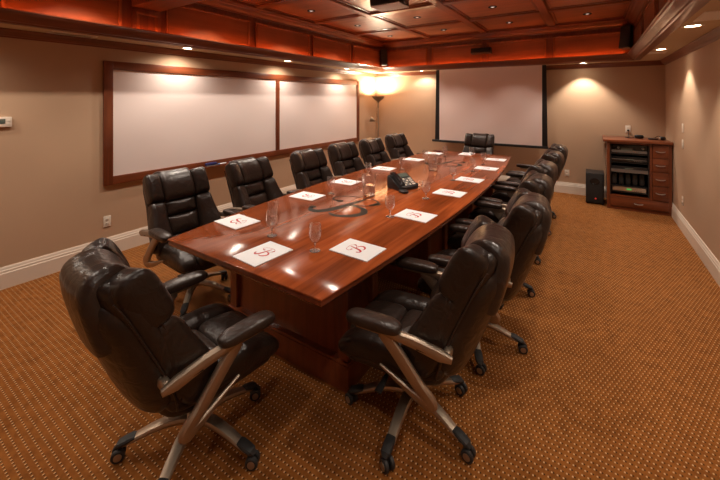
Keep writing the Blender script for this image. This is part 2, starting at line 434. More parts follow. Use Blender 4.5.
for i in range(4):
    for j in range(7):
        x = (bx[i] + bx[i + 1]) / 2 - (.055, .03, .02, .02)[i]; y = (by[j] + by[j + 1]) / 2
        downlight(x, y, ZC - .004, 'small recessed ceiling light, %s column, row %s' % (cn[i], rn[j]), 'coffer downlights', r=.045, lit=False,
                  power=P_COFFER * (1.02, .57, .57, .88)[i] * ((.9, .9, .9), (.4, .2, .28), (.4, .2, .28), (.8, .7, .55))[i][min(j, 2)] if j < 3 else P_COFFER * (1.04, .60, .60, .92)[i] * (1.25 if j == 3 else 1), size=(104, 84, 84, 92)[i], blend=.45)

# ------------------------------------------------------------------ whiteboard
wb = thing('whiteboard', 'long wall mounted double whiteboard in a cherry wood frame', 'whiteboard', (XL, 4.16, .758))
def WBX(m, y0, y1, z0, z1, d0=0.002, d1=.03): return m.box(d0, d1, y0 - 4.16, y1 - 4.16, z0 - .758, z1 - .758)
for nm, y0, y1, z0, z1, mt in (('stile', 1.673, 1.763, .758, 2.104, 'woodz'), ('stile', 6.555, 6.645, .758, 2.104, 'woodz'), ('divider', 4.145, 4.222, .85, 2.012, 'woodz'),
                           ('top_rail', 1.763, 6.555, 2.012, 2.104, 'woody'), ('bottom_rail', 1.763, 6.555, .758, .85, 'woody')):
    WBX(MB(), y0, y1, z0, z1).build(nm, mt, wb, bevel=.004)
for y0, y1 in ((1.763, 4.145), (4.222, 6.555)):
    WBX(MB(), y0, y1, .85, 2.012, .002, .014).build('board', 'board', wb, smooth=False)
WBX(MB(), 2.55, 3.65, .768, .782, .03, .075).build('marker_ledge', 'woody', wb, bevel=.003)
er = thing('board_eraser', 'dark blue whiteboard eraser on the whiteboard ledge', 'eraser', (XL + .054, 2.93, .784))
MB().pillow((0, 0, .028), (.022, .085, .02), 5, 5).build('grip', 'blue', er)
MB().box(-.02, .02, -.075, .075, 0, .016).build('felt_pad', 'felt', er, bevel=.003)
for q, (y, cm) in enumerate(((3.10, 'sky'), (3.28, 'blue'))):
    mk = thing('marker', ('light blue capped white marker beside the eraser', 'dark blue capped white marker farther along the ledge')[q], 'marker', (XL + .054, y, .793))
    MB().cyl((0, -.035, 0), .009, .10, 'Y', 12).build('barrel', 'paper', mk)
    MB().cyl((0, -.065, 0), .010, .032, 'Y', 12).build('cap', cm, mk)

# ------------------------------------------------------------------ screen
YS = 7.2
sc = thing('projection_screen', 'large pulled down projection screen with black side borders', 'screen', (-1.74, YS, .80))
def sx(x): return x + 1.74
# tensioned sides curve inwards between top and bottom
def side_x(x0, s_, z): 
    t = (z - .83) / (2.33 - .83); return x0 + s_ * .035 * 4 * t * (1 - t) * .0
fab = MB().box(sx(-2.705), sx(-.762), -.002, .002, .845 - .8, 2.34 - .8).build('fabric', 'screen', sc, smooth=False)
for x0, x1, b0, b1 in ((-2.775, -2.705, -2.80, -2.705), (-.762, -.695, -.762, -.672)):
    MB().prism([(sx(b0), .04), (sx(b1), .04), (sx(x1), 1.54), (sx(x0), 1.54)], -.003, .003, 'Y').build('side_border', 'black', sc, smooth=False)
MB().prism([(-.02, 0), (.02, 0), (.022, .02), (.012, .045), (-.012, .045), (-.022, .02)], sx(-2.86), sx(-.66), 'X').build('bottom_bar', 'black', sc)

# ------------------------------------------------------------------ conference table
TBX, TBY0, TBY1, ZT = -1.74, 1.27, 6.25, .76
ycen = (TBY0 + TBY1) / 2; hl = (TBY1 - TBY0) / 2
def hw(y): return .655 + .155 * (1 - ((y - ycen) / hl) ** 2)
def cx_(y): return -1.70 - .075 * (y - TBY0) / (2 * hl)
tb = thing('conference_table', 'long boat shaped polished cherry conference table', 'table', (TBX, ycen, 0))
NS = 28
def outline(inset):
    ys = [TBY0 + inset + (2 * hl - 2 * inset) * i / NS for i in range(NS + 1)]
    return [(cx_(y) + hw(y) - inset - TBX, y - ycen) for y in ys] + [(cx_(y) - hw(y) + inset - TBX, y - ycen) for y in reversed(ys)]
def layers(ls):
    m = MB(); n = None; vs = []; fs = []
    for inset, z in ls:
        o = outline(inset); n = len(o); vs += [(x, y, z) for x, y in o]
    for i in range(len(ls) - 1):
        for k_ in range(n): fs.append((i * n + k_, i * n + (k_ + 1) % n, (i + 1) * n + (k_ + 1) % n, (i + 1) * n + k_))
    fs.append(tuple(range(n))); fs.append(tuple(range((len(ls) - 1) * n, len(ls) * n)))
    return m.add(vs, fs)
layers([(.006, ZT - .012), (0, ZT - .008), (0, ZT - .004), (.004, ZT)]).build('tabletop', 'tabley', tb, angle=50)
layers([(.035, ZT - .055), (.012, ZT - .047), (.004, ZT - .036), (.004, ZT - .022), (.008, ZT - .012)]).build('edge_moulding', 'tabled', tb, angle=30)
def pedestal(y0, y1):
    ym = (y0 + y1) / 2; w = .53
    c = cx_(ym) - TBX
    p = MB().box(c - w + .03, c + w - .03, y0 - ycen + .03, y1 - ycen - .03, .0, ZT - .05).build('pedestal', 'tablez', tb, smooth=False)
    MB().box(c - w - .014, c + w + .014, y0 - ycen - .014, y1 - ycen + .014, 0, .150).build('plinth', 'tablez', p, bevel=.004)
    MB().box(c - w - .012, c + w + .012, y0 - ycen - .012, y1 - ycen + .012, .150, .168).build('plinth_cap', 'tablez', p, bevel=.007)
    for sx_ in (-1, 1):
        for yy in (y0, y1 - .07):
            xa = c + sx_ * w; m = MB()
            m.box(min(xa, xa - sx_ * .07), max(xa, xa - sx_ * .07), yy - ycen, yy - ycen + .07, .168, ZT - .055)
            s2 = m.build('corner_post', 'tablez', p, bevel=.006)
for y0, y1 in ((1.67, 2.02), (2.92, 3.42), (4.35, 4.80), (5.50, 5.86)): pedestal(y0, y1)
MB().box(-.25, .25, 1.9 - ycen, 5.6 - ycen, .50, .66).build('stretcher_beam', 'tablez', tb, smooth=False)

# monogram strokes: (points, widths at start, middle, end)
STROKES = [
    ([(.16, .86), (.06, .35), (-.04, -.15), (-.16, -.55), (-.36, -.82), (-.62, -.82), (-.74, -.62)], (.07, .25, .07)),
    ([(-.42, .30), (-.66, .32), (-.80, .55), (-.58, .84), (-.10, .98), (.42, .94), (.70, .68), (.58, .34), (.16, .12)], (.09, .05, .07)),
    ([(.66, .76), (.70, .60), (.58, .36)], (.06, .19, .06)),
    ([(.14, .12), (.58, .02), (.80, -.30), (.66, -.66), (.30, -.86), (.0, -.78)], (.05, .22, .05)),
]
def monogram(size, thick):
    m = MB()
    for pts, (w0, w1, w2) in STROKES:
        c = catmull(pts, 8); n = len(c); L_ = []
        for i, p in enumerate(c):
            a = c[max(i - 1, 0)]; b = c[min(i + 1, n - 1)]; dx, dy = b[0] - a[0], b[1] - a[1]; d = sqrt(dx * dx + dy * dy) or 1
            t = i / (n - 1); w = (w0 + (w1 - w0) * sin(pi * min(t, .5)) if t < .5 else w1 + (w2 - w1) * (1 - sin(pi * (1 - t)))) / 2
            L_.append(((p[0] - dy / d * w) * size, (p[1] + dx / d * w) * size)); L_.append(((p[0] + dy / d * w) * size, (p[1] - dx / d * w) * size))
        m.add([(x, y, thick) for x, y in L_], [(2 * i, 2 * i + 1, 2 * i + 3, 2 * i + 2) for i in range(n - 1)])
    r = .11 * size
    for cx, cy in ((-.73, -.60), (-.42, .30)):
        m.add([(cx * size + r * cos(a * pi / 6), cy * size + r * sin(a * pi / 6), thick) for a in range(12)], [tuple(range(12))])
    return m
mono_big = monogram(.30, 0)
for x, y in ((-1.80, 2.52), (-1.80, 5.05)):
    o = mono_big.build('inlay_monogram', 'inlay', tb, smooth=False); o.location = (x - TBX, y - ycen, ZT + .0008)
    o['label'] = 'dark inlaid scroll monogram in the tabletop'

# ------------------------------------------------------------------ notepads
mono_small = monogram(.058, 0)
def notepad(x, y, rz, label):
    t = thing('notepad', label, 'notepad', (x, y, ZT), rz, 'notepads on the conference table')
    MB().box(-.108, .108, -.14, .14, 0, .006).build('pages', 'paper', t, bevel=.001)
    MB().box(-.107, .107, -.139, .139, -.0001, .0012).build('backing_card', 'grey', t, smooth=False)
    o = mono_small.build('monogram', 'red', t, smooth=False); o.location = (0, .012, .0066); o['label'] = 'red script letter B'
    return t
notepad(-1.65, 1.462, radians(-4), 'white notepad at the near end of the table, in front of the near end chair')
on = ['first', 'second', 'third', 'fourth', 'fifth', 'sixth']
LP = [(-2.245, 1.738), (-2.28, 2.566), (-2.312, 3.246), (-2.34, 4.16), (-2.31, 5.04), (-2.29, 5.82)]
RP = [(-1.205, 1.817), (-1.175, 2.60), (-1.178, 3.42), (-1.18, 4.11), (-1.19, 4.915), (-1.245, 5.72)]
for q, (x, y) in enumerate(LP): notepad(x, y, radians(-90 + (-4, 2, 0, 3, -2, 1)[q]), 'white notepad on the whiteboard side of the table, %s from the near end' % on[q])
for q, (x, y) in enumerate(RP): notepad(x, y, radians(90 + (-2, -3, -2, -2, 1, 1)[q]), 'white notepad on the right side of the table, %s from the near end' % on[q])
notepad(-1.79, 6.05, radians(180), 'white notepad at the far end of the table below the screen')

# ------------------------------------------------------------------ water glasses and pitchers
gp = None
def glass(x, y, label):
    global gp
    if gp is None:
        t = thing('water_glass', label, 'glass', (x, y, ZT), 0, 'stemmed water glasses')
        MB().lathe([(.034, .0008), (.0335, .004), (.018, .008), (.006, .014)], 24).build('foot', 'glass', t)
        MB().lathe([(.006, .014), (.0048, .026), (.0055, .036), (.0085, .042), (.0055, .048), (.008, .055)], 20, cap=False).build('stem', 'glass', t)
        MB().lathe([(.004, .055), (.020, .06), (.0325, .076), (.0385, .098), (.0390, .120), (.0350, .166), (.0332, .166), (.0370, .120), (.0366, .098), (.031, .078), (.018, .063), (.002, .059)], 28, cap=False).build('bowl', 'glass', t)
        gp = t; return t
    t = copy_tree(gp); t.location = (x, y, ZT); t['label'] = label; return t
glass(-1.818, 1.688, 'stemmed water glass nearest the near end notepad')
glass(-1.973, 1.842, 'stemmed water glass beside the first notepad on the whiteboard side')
for q, (x, y) in enumerate([(-2.154, 2.769), (-2.25, 3.62), (-2.115, 4.25), (-2.10, 4.99), (-2.02, 5.64)]):
    glass(x, y, 'stemmed water glass by the %s notepad on the whiteboard side' % on[q + 1])
for q, (x, y) in enumerate([(-1.416, 1.663), (-1.336, 2.475), (-1.301, 3.114), (-1.335, 3.985), (-1.294, 4.629), (-1.304, 5.222)]):
    glass(x, y, 'stemmed water glass by the %s notepad on the right side' % on[q])
glass(-1.60, 5.68, 'stemmed water glass by the far end notepad below the screen')
def pitcher(x, y, rz, label):
    t = thing('water_pitcher', label, 'pitcher', (x, y, ZT), rz, 'clear water pitchers')
    out = [(.050, .0008), (.056, .006), (.058, .05), (.062, .12), (.067, .195), (.068, .205)]
    inn = [(.066, .205), (.064, .195), (.059, .12), (.055, .05), (.052, .012), (.002, .010)]
    MB().lathe(out + inn, 32, cap=False).build('body', 'pglass', t)
    MB().lathe([(.002, .011), (.051, .013), (.054, .05), (.0575, .105), (.002, .105)], 28, cap=False).build('water', 'water', t)
    MB().sweep(catmull([(-.062, 0, .175), (-.088, 0, .182), (-.112, 0, .165), (-.115, 0, .12), (-.105, 0, .075), (-.082, 0, .055), (-.056, 0, .058)], 4), .009, .006, up=(0, 1, 0)).build('handle', 'pglass', t)
    MB().prism([(.060, .195), (.085, .208), (.060, .175)], -.018, .018, 'Y').build('spout', 'pglass', t)
pitcher(-1.802, 2.912, radians(30), 'clear water pitcher with handle near the tabletop monogram')
pitcher(-1.745, 4.412, radians(200), 'clear water pitcher farther along the table past the phone')
o = MB().box(-.035, .035, -.03, .03, 0, .035).build('coaster_box', 'darkred', bevel=.004); o.location = (-2.26, 5.99, ZT)
tag(o, 'small dark red box on the far left corner of the table', 'box')

# ------------------------------------------------------------------ desk phone
ph = thing('desk_phone', 'black desk telephone in the middle of the table', 'telephone', (-1.665, 3.36, ZT + .0005), radians(66))
wedge = [(-.105, .0), (.105, .0), (.105, .122), (.085, .135), (-.105, .030)]
m = MB(); n = len(wedge)
m.prism([(p[0], p[1]) for p in wedge], -.125, .125, 'X')
m.v = [(v[0], v[1], v[2]) for v in m.v]
m.build('body', 'black', ph, bevel=.006)
def onslope(u, v, h=0):   # u across, v along slope 0..1
    y = -.105 + .19 * v; z = .030 + .105 * v; return (u, y - h * .484, z + h * .875)
def slab(m, u0, u1, v0, v1, h):
    a = [onslope(u0, v0), onslope(u1, v0), onslope(u1, v1), onslope(u0, v1)]; b = [onslope(u0, v0, h), onslope(u1, v0, h), onslope(u1, v1, h), onslope(u0, v1, h)]
    m.add(a + b, [(0, 3, 2, 1), (4, 5, 6, 7), (0, 1, 5, 4), (1, 2, 6, 5), (2, 3, 7, 6), (3, 0, 4, 7)])
m = MB(); slab(m, -.035, .105, .70, .95, .004); m.build('display', 'lcd', ph, smooth=False)
for r_ in range(4):
    for c_ in range(3):
        m = MB(); slab(m, -.03 + c_ * .03, -.008 + c_ * .03, .12 + r_ * .13, .21 + r_ * .13, .004); m.build('key', 'grey' if (r_ + c_) % 2 else 'plate', ph, smooth=False)
for r_ in range(4):
    m = MB(); slab(m, .07, .105, .12 + r_ * .13, .20 + r_ * .13, .004); m.build('line_key', 'plate', ph, smooth=False)
hp = [onslope(-.085, v, h) for v, h in ((.02, .022), (.12, .036), (.35, .044), (.65, .044), (.88, .036), (.98, .022))]
MB().sweep(catmull(hp, 4), [.026] * 4 + [.019] * 13 + [.026] * 4, .014, n=12).build('handset', 'gloss', ph)
MB().pillow((-.12, -.16, .014), (.035, .05, .014), 4, 4).build('extension_pod', 'black', ph)
MB().pillow((.17, .02, .012), (.05, .03, .012), 4, 4).build('side_pod', 'black', ph)

# ------------------------------------------------------------------ executive chairs
def spine(s_):
    y = -.195 - .165 * s_ - .085 * s_ * s_; z = .405 + .595 * s_
    dy, dz = -.165 - .17 * s_, .595; d = sqrt(dy * dy + dz * dz)
    return y, z, dz / d, -dy / d
def bk(u, s_, w):
    y, z, ny, nz = spine(s_); w2 = w + .75 * u * u
    return (u, y + ny * w2, z + nz * w2)
def make_chair():
    t = thing('executive_chair', 'x', 'chair', group='brown leather executive chairs around the table')
    # five-star base
    for q in range(5):
        a = 2 * pi * q / 5 + radians(18)
        def R(r, s2, z): return (r * cos(a) - s2 * sin(a), r * sin(a) + s2 * cos(a), z)
        path = [R(r, 0, z) for r, z in ((.02, .128), (.08, .134), (.14, .128), (.20, .112), (.255, .092), (.30, .076), (.325, .070))]
        lg = MB().sweep(path, [.033, .030, .028, .026, .0235, .022, .018], [.018, .017, .016, .014, .012, .010, .008], n=12, p=3).build('leg', 'bronze', t)
        path = [R(r, 0, z) for r, z in ((.262, .096), (.276, .094), (.30, .084), (.332, .074), (.345, .062))]
        MB().sweep(path, [.021, .0235, .025, .023, .012], [.006, .011, .013, .012, .006], n=12, p=3).build('end_cap', 'rubber', lg)
        b = a + radians((20, -35, 60, 10, -70)[q])
        c = R(.325, 0, 0); ax = Vector((-sin(b), cos(b), 0)); tr = Vector((cos(b), sin(b), 0)); c = Vector(c) + tr * .010
        def wheel(off0, off1, r, n=20):
            vs = []; fs = []
            rr = [(off0, r * .82), (off0 * .8 + off1 * .2, r), (off0 * .2 + off1 * .8, r), (off1, r * .82)]
            for o_, r2 in rr:
                for k_ in range(n):
                    th = 2 * pi * k_ / n; vs.append(c + ax * o_ + tr * (r2 * cos(th)) + Vector((0, 0, 1)) * (r2 * sin(th) + .030))
            for i in range(3):
                for k_ in range(n): fs.append((i * n + k_, i * n + (k_ + 1) % n, (i + 1) * n + (k_ + 1) % n, (i + 1) * n + k_))
            fs.append(tuple(range(n))); fs.append(tuple(range(3 * n, 4 * n))); return MB().add(vs, fs)
        st_ = Vector((c[0], c[1], 0)) - tr * .010
        cs = MB().sweep([(st_[0], st_[1], .080), (st_[0], st_[1], .060), tuple(st_ + tr * .004 + Vector((0, 0, .045))), tuple(c + Vector((0, 0, .030)))], [.009, .009, .012, .012], [.009, .009, .005, .005], up=tuple(ax)).build('caster', 'black', t)
        for sg in (-1, 1):
            wheel(sg * .006, sg * .026, .029).build('wheel', 'rubber', cs)
            wheel(sg * .0255, sg * .0285, .017).build('wheel_cap', 'bronze', cs)
    MB().lathe([(.036, .108), (.045, .118), (.045, .142), (.036, .152), (.030, .156)], 24).build('hub', 'bronze', t)
    MB().lathe([(.030, .150), (.030, .26), (.026, .262), (.026, .33), (.016, .332), (.016, .37)], 20).build('gas_column', 'black', t)
    MB().box(-.09, .09, -.12, .14, .345, .372).build('seat_plate', 'black', t, bevel=.01)
    MB().sweep([(-.06, .05, .352), (-.17, .05, .348), (-.25, .055, .33), (-.31, .06, .318)], [.006, .006, .014, .018], [.005, .005, .006, .006]).build('tilt_lever', 'black', t)
    # seat
    def st(x, y, z):
        d = max(0, y - .14); return (x * (1 - .06 * max(0, (-.1 - y) / .2)), y, z - 1.1 * d * d + .035 * (1 if abs(x) > 2 else 0))
    MB().pillow((0, .035, .410), (.262, .275, .048), 5, 10, st).build('seat_pan', 'leather', t)
    MB().pillow((0, .190, .455), (.142, .132, .058), 6, 10, st, p2=2.6).build('seat_cushion', 'leather', t)
    MB().pillow((0, -.050, .455), (.142, .115, .052), 6, 10, st, p2=2.6).build('seat_cushion', 'leather2', t)
    for sx_ in (-1, 1):
        MB().pillow((sx_ * .200, .045, .448), (.068, .276, .066), 5, 10, st, p2=2.6).build('seat_bolster', 'leather', t)
    # backrest
    def shell(u, s_, w):
        k_ = 1.0 + .06 * max(0, min(1, (.6 - s_) / .35)) - .08 * max(0, (.12 - s_) / .12); k_ *= 1 - .10 * max(0, (s_ - .8) / .25)
        return bk(u * k_, s_, w)
    MB().pillow((0, .485, -.010), (.264, .515, .060), 6, 12, shell, p2=3).build('back_shell', 'leather', t)
    MB().pillow((0, .46, -.050), (.242, .47, .072), 4.5, 12, shell, p2=2.6).build('back_hump', 'leather', t)
    def ctr(u, s_, w): return bk(u * (1.0 - .10 * max(0, (.5 - s_))), s_, w)
    MB().pillow((0, .515, .036), (.140, .100, .056), 7, 9, ctr, p2=2.6).build('lumbar_cushion', 'leather', t)
    MB().pillow((0, .290, .036), (.140, .130, .056), 7, 9, ctr, p2=2.6).build('lumbar_cushion', 'leather2', t)
    MB().pillow((0, .085, .036), (.145, .090, .060), 7, 8, ctr, p2=2.6).build('lumbar_cushion', 'leather', t)
    for sx_ in (-1, 1):
        def wing(u, s_, w):
            # lower bolsters widen toward the seat, tapering to the shoulder
            uo = u * sx_; k_ = 1.0 + .35 * max(0, min(1, (.55 - s_) / .5)) if uo < 0 else 1.0
            w = w + (.05 * max(0, (.42 - s_) / .42) if w > .03 else 0)
            fl_ = max(0, min(1, (.58 - s_) / .35)); fl_ = fl_ * fl_ * (3 - 2 * fl_)
            return bk(sx_ * (.200 + .020 * fl_) + u * (1 + .12 * fl_) * k_ * (1 - .06 * max(0, (s_ - .8) / .2)), s_, w)
        MB().pillow((0, .312, .036), (.066, .312, .077), 8, 10, wing, p2=3).build('side_bolster', 'leather', t)
        MB().pillow((0, .795, .036), (.068, .188, .078), 7, 10, wing, p2=3).build('shoulder_bolster', 'leather', t)
    for sx_ in (-1, 1):
        MB().sweep([shell(sx_ * .252, .03 + .88 * i / 14, -.046) for i in range(15)], .0045, .0045, up=(1, 0, 0), n=6, p=2).build('piping', 'leather2', t)
        MB().sweep([shell(sx_ * .258, .03 + .88 * i / 14, .028) for i in range(15)], .0045, .0045, up=(1, 0, 0), n=6, p=2).build('piping', 'leather2', t)
    # head pillow draped over the top
    prof = catmull([(.605, .040), (.625, .085), (.70, .108), (.80, .115), (.92, .104), (1.01, .066), (1.045, .0), (1.02, -.056), (.94, -.090), (.82, -.112), (.70, -.126), (.635, -.130), (.610, -.124), (.605, -.070)], 4)
    m = MB(); vs = []; fs = []; NU = 16
    n = len(prof)
    for i, (s_, w) in enumerate(prof):
        f_ = i / (n - 1); half = .142 + .045 * max(0, min(1, (f_ - .35) / .3)) - .02 * max(0, (f_ - .85) / .15)
        for j in range(NU + 1):
            e = -1 + 2 * j / NU; u = half * math.sin(pi / 2 * e) * .35 + half * e * .65
            edge = max(0, (abs(e) - .72) / .28); wv = w * (1 - (.35 if w > 0 else .30) * edge ** 2.2); s2 = s_ - (.03 * edge ** 2 if s_ > .9 else 0)
            y, z, ny, nz = spine(s2); w2 = wv + .75 * u * u * (1 if w > 0 else .7)
            vs.append((u, y + ny * w2, z + nz * w2))
    for i in range(n - 1):
        for j in range(NU): fs.append((i * (NU + 1) + j, i * (NU + 1) + j + 1, (i + 1) * (NU + 1) + j + 1, (i + 1) * (NU + 1) + j))
    # close the two sides and the bottom
    fs.append(tuple(i * (NU + 1) for i in range(n))); fs.append(tuple(i * (NU + 1) + NU for i in range(n - 1, -1, -1)))
    fs.append(tuple(range(NU, -1, -1))[::1] + tuple((n - 1) * (NU + 1) + j for j in range(NU + 1)))
    m.add(vs, fs).build('head_pillow', 'leather2', t, angle=50)
    # arms
    for sx_ in (-1, 1):
        X = sx_ * .318
        MB().pillow((X, .080, .650), (.047, .138, .027), 3.4, 8, lambda x, y, z: (x, y, z - .35 * max(0, y - .12) ** 2 - .03 * max(0, -y))).build('arm_pad', 'leather2', t)
        top = [(X, .16, .618), (X, .02, .622), (X, -.12, .612), (X, -.235, .592), (X * .985, -.285, .582)]
        fr = MB().sweep(top, [.019, .020, .020, .019, .012], [.013, .018, .024, .026, .014], n=12, p=3).build('arm_frame', 'bronze', t)
        v = catmull([(X, .03, .615), (X, -.055, .525), (X * .99, -.13, .435), (X * .97, -.182, .376), (X * .95, -.178, .350), (X * .92, -.11, .362), (X * .90, -.03, .392), (X * .885, .06, .43)], 5)
        MB().sweep(v, [.017] * 22 + [.017 - .0009 * i for i in range(len(v) - 22)], [.031] * 12 + [.034] * 10 + [.030 - .0019 * i for i in range(len(v) - 22)], up=(0, 1, .6), n=12, p=3).build('arm_strut', 'bronze', fr)
        MB().box(X + sx_ * .0165, X + sx_ * .0185, -.215, -.135, .592, .603).build('slot', 'slot', fr)
        MB().pillow((sx_ * .268, -.258, .582), (.042, .018, .022), 3, 5).build('back_bracket', 'bronze', fr)
    return t
ch0 = make_chair()
CH = [(-1.63, 1.02, -6, 'dark brown leather executive chair at the near end of the table, back to the viewer')]
wl = ['nearest the thermostat', 'second from the near end', 'third from the near end', 'fourth from the near end', 'fifth from the near end', 'nearest the floor lamp']
for q, (x, y, r) in enumerate([(-2.83, 1.76, -94), (-2.775, 2.57, -86), (-2.71, 3.43, -90), (-2.78, 4.27, -92), (-2.73, 5.04, -88), (-2.77, 5.97, -92)]):
    CH.append((x, y, r, 'dark brown leather executive chair on the whiteboard side, ' + wl[q]))
wr = ['closest to the viewer', 'second from the near end', 'third from the near end', 'fourth from the near end', 'fifth from the near end', 'farthest, toward the cabinet']
for q, (x, y, r) in enumerate([(-.81, 1.745, 96), (-.72, 2.53, 97), (-.77, 3.31, 92), (-.80, 4.09, 88), (-.79, 4.97, 91), (-.79, 5.74, 90)]):
    CH.append((x, y, r, 'dark brown leather executive chair on the right side, ' + wr[q]))
CH.append((-1.79, 6.56, 180, 'dark brown leather executive chair at the far end in front of the screen'))
for q, (x, y, r, lb_) in enumerate(CH):
    o = ch0 if q == 0 else copy_tree(ch0)
    o.location = (x, y, 0); o.rotation_euler = (0, 0, radians(r)); o['label'] = lb_
    turn = radians((0, 30, 42, 36, 28, 44, 33, 16, 36, 40, 30, 38, 35, 36)[q])
    for c_ in o.children:
        if c_.name.split('.')[0] in ('leg', 'caster'): c_.rotation_euler.z = turn

# ------------------------------------------------------------------ floor lamp
lx, ly = -4.13, 7.08
fl = thing('floor_lamp', 'tall torchiere floor lamp with side reading light in the corner', 'lamp', (lx, ly, 0))
MB().lathe([(.13, 0), (.135, .012), (.12, .025), (.03, .035), (.012, .05)], 32).build('base', 'nickel', fl)
MB().cyl((0, 0, .04), .011, 1.58, n=14).build('pole', 'nickel', fl)
MB().lathe([(.016, 1.50), (.018, 1.60), (.03, 1.64), (.04, 1.655), (.09, 1.69), (.135, 1.735), (.150, 1.765), (.146, 1.765), (.13, 1.738), (.085, 1.70), (.02, 1.672)], 36, cap=False).build('bowl', 'bowl', fl)
arm = MB().sweep(catmull([(0, 0, 1.185), (-.04, -.02, 1.175), (-.07, -.035, 1.20), (-.09, -.045, 1.215)], 4), .006, .006, up=(0, 1, 0)).build('reading_arm', 'nickel', fl)
MB().lathe([(.016, 0), (.028, .03), (.055, .08), (.060, .115), (.056, .115), (.02, .04)], 20, cap=False).build('reading_shade', 'nickel', arm)
rs = bpy.data.objects['reading_shade']; rs.location = (-.07, -.035, 1.20); rs.rotation_euler = (radians(30), radians(-65), 0)
MB().lathe([(.001, 1.722), (.10, 1.722)], 24, cap=False).build('bulb_disc', 'bulb', fl)
spot('bulb', (0, 0, 1.76), (0, 0, 1), P_LAMP, 176, .6, fl, radius=.10, col=(1, .82, .58))

# ------------------------------------------------------------------ projector
pr = thing('projector', 'dark ceiling projector hanging on a pole from the beams', 'projector', (-1.69, 3.12, 2.60))
MB().pillow((0, 0, .062), (.17, .125, .055), 9, 6).build('body', 'black', pr)
MB().box(-.160, .160, -.115, .115, .002, .014).build('underside', 'paper', pr, bevel=.005)  # pale colour stands in for light bounced up off the table
MB().cyl((.06, .11, .065), .04, .05, 'Y', 20).build('lens', 'gloss', pr)
MB().cyl((.165, 0, .06), .045, .02, 'X', 20).build('side_vent', 'grey', pr)
for x in (-.05, .0, .05): MB().box(x - .012, x + .012, -.13, -.122, .04, .08).build('port', 'slot', pr)
MB().cyl((0, .05, .115), .022, .24, n=16).build('mount_pole', 'black', pr)
MB().box(-.08, .08, -.02, .12, .32, .345).build('mount_plate', 'black', pr, bevel=.004)

# ------------------------------------------------------------------ loudspeakers
def speaker(name, loc, rot, dims, label):
    t = thing(name, label, 'speaker', loc, 0); t.rotation_euler = rot
    w, d, h = dims
    MB().box(-w / 2, w / 2, -d / 2, d / 2, -h / 2, h / 2).build('cabinet', 'black', t, bevel=.008)
    MB().box(-w / 2 + .01, w / 2 - .01, -d / 2 - .008, -d / 2 + .002, -h / 2 + .01, h / 2 - .01).build('grille', 'slot', t, bevel=.004)
    MB().box(-.02, .02, d / 2 - .004, d / 2 + .03, -.03, .03).build('bracket', 'black', t)
speaker('wall_speaker', (-3.87, 6.86, 2.615), (radians(-8), 0, radians(45)), (.14, .12, .36), 'black upright speaker tilted in the left corner of the raised ceiling')
speaker('wall_speaker', (.455, 6.88, 2.65), (radians(-10), 0, radians(-35)), (.15, .13, .35), 'black upright speaker tilted in the right corner of the raised ceiling')
speaker('center_speaker', (-1.765, 6.90, 2.612), (radians(-8), 0, 0), (.37, .12, .10), 'black horizontal speaker above the middle of the screen')

# ------------------------------------------------------------------ equipment cabinet
cb = thing('equipment_cabinet', 'cherry corner cabinet with open equipment rack and five drawers', 'cabinet', (.58, 7.07, 0))
def CB(x0, x1, y0, y1, z0, z1): return MB().box(x0 - .58, x1 - .58, y0 - 7.07, y1 - 7.07, z0, z1)
yf = 6.75
CB(.192, .228, yf, 7.39, 0, 1.035).build('side_panel', 'woodz', cb, smooth=False)
CB(.928, .962, yf, 7.39, 0, 1.035).build('side_panel', 'woodz', cb, smooth=False)
CB(.712, .738, yf, 7.39, .20, 1.035).build('center_panel', 'woodz', cb, smooth=False)
CB(.228, .928, 7.36, 7.39, 0, 1.035).build('back_panel', 'black', cb, smooth=False)
CB(.228, .928, yf + .002, 7.36, .195, .218).build('rack_floor', 'woodx', cb, smooth=False)
CB(.228, .928, yf + .004, 7.36, 0, .045).build('plinth', 'woodx', cb, smooth=False)
CB(.14, .971, 6.70, 7.395, 1.035, 1.072).build('top', 'woodx', cb, bevel=.007)
CB(.228, .712, yf + .002, 7.36, 1.005, 1.035).build('rack_header', 'woodx', cb, smooth=False)
CB(.738, .928, yf + .02, 7.36, .206, 1.03).build('drawer_case', 'woodz', cb, smooth=False)
def handle(parent, x, z):
    pts = catmull([(x - .05, -.322, z), (x - .045, -.346, z - .004), (x, -.352, z - .010), (x + .045, -.346, z - .004), (x + .05, -.322, z)], 4)
    MB().sweep(pts, .006, .005, n=8).build('handle', 'silver', parent)
for q in range(4):
    z0 = .214 + q * .204
    d = CB(.744, .926, yf - .012, yf + .02, z0, z0 + .196).build('drawer', 'woodx', cb, bevel=.005); handle(d, .835 - .58, z0 + .10)
d = CB(.232, .926, yf - .012, yf + .02, .052, .190).build('drawer', 'woodx', cb, bevel=.005); handle(d, .58 - .58, .122)
CB(.230, .710, yf + .03, 7.3, .575, .592).build('rack_shelf', 'grey', cb, smooth=False)
CB(.230, .710, yf + .022, yf + .03, .570, .620).build('shelf_lip', 'grey', cb, smooth=False)
for x0, x1 in ((.229, .246), (.694, .711)):
    CB(x0, x1, yf + .018, yf + .03, .22, 1.0).build('rack_rail', 'black', cb, smooth=False)
CB(.248, .692, yf + .03, 7.3, .845, .855).build('rack_shelf', 'black', cb, smooth=False)
CB(.248, .692, yf + .03, 7.3, .715, .725).build('rack_shelf', 'black', cb, smooth=False)
CB(.248, .692, yf + .03, 7.3, .265, .275).build('rack_shelf', 'black', cb, smooth=False)
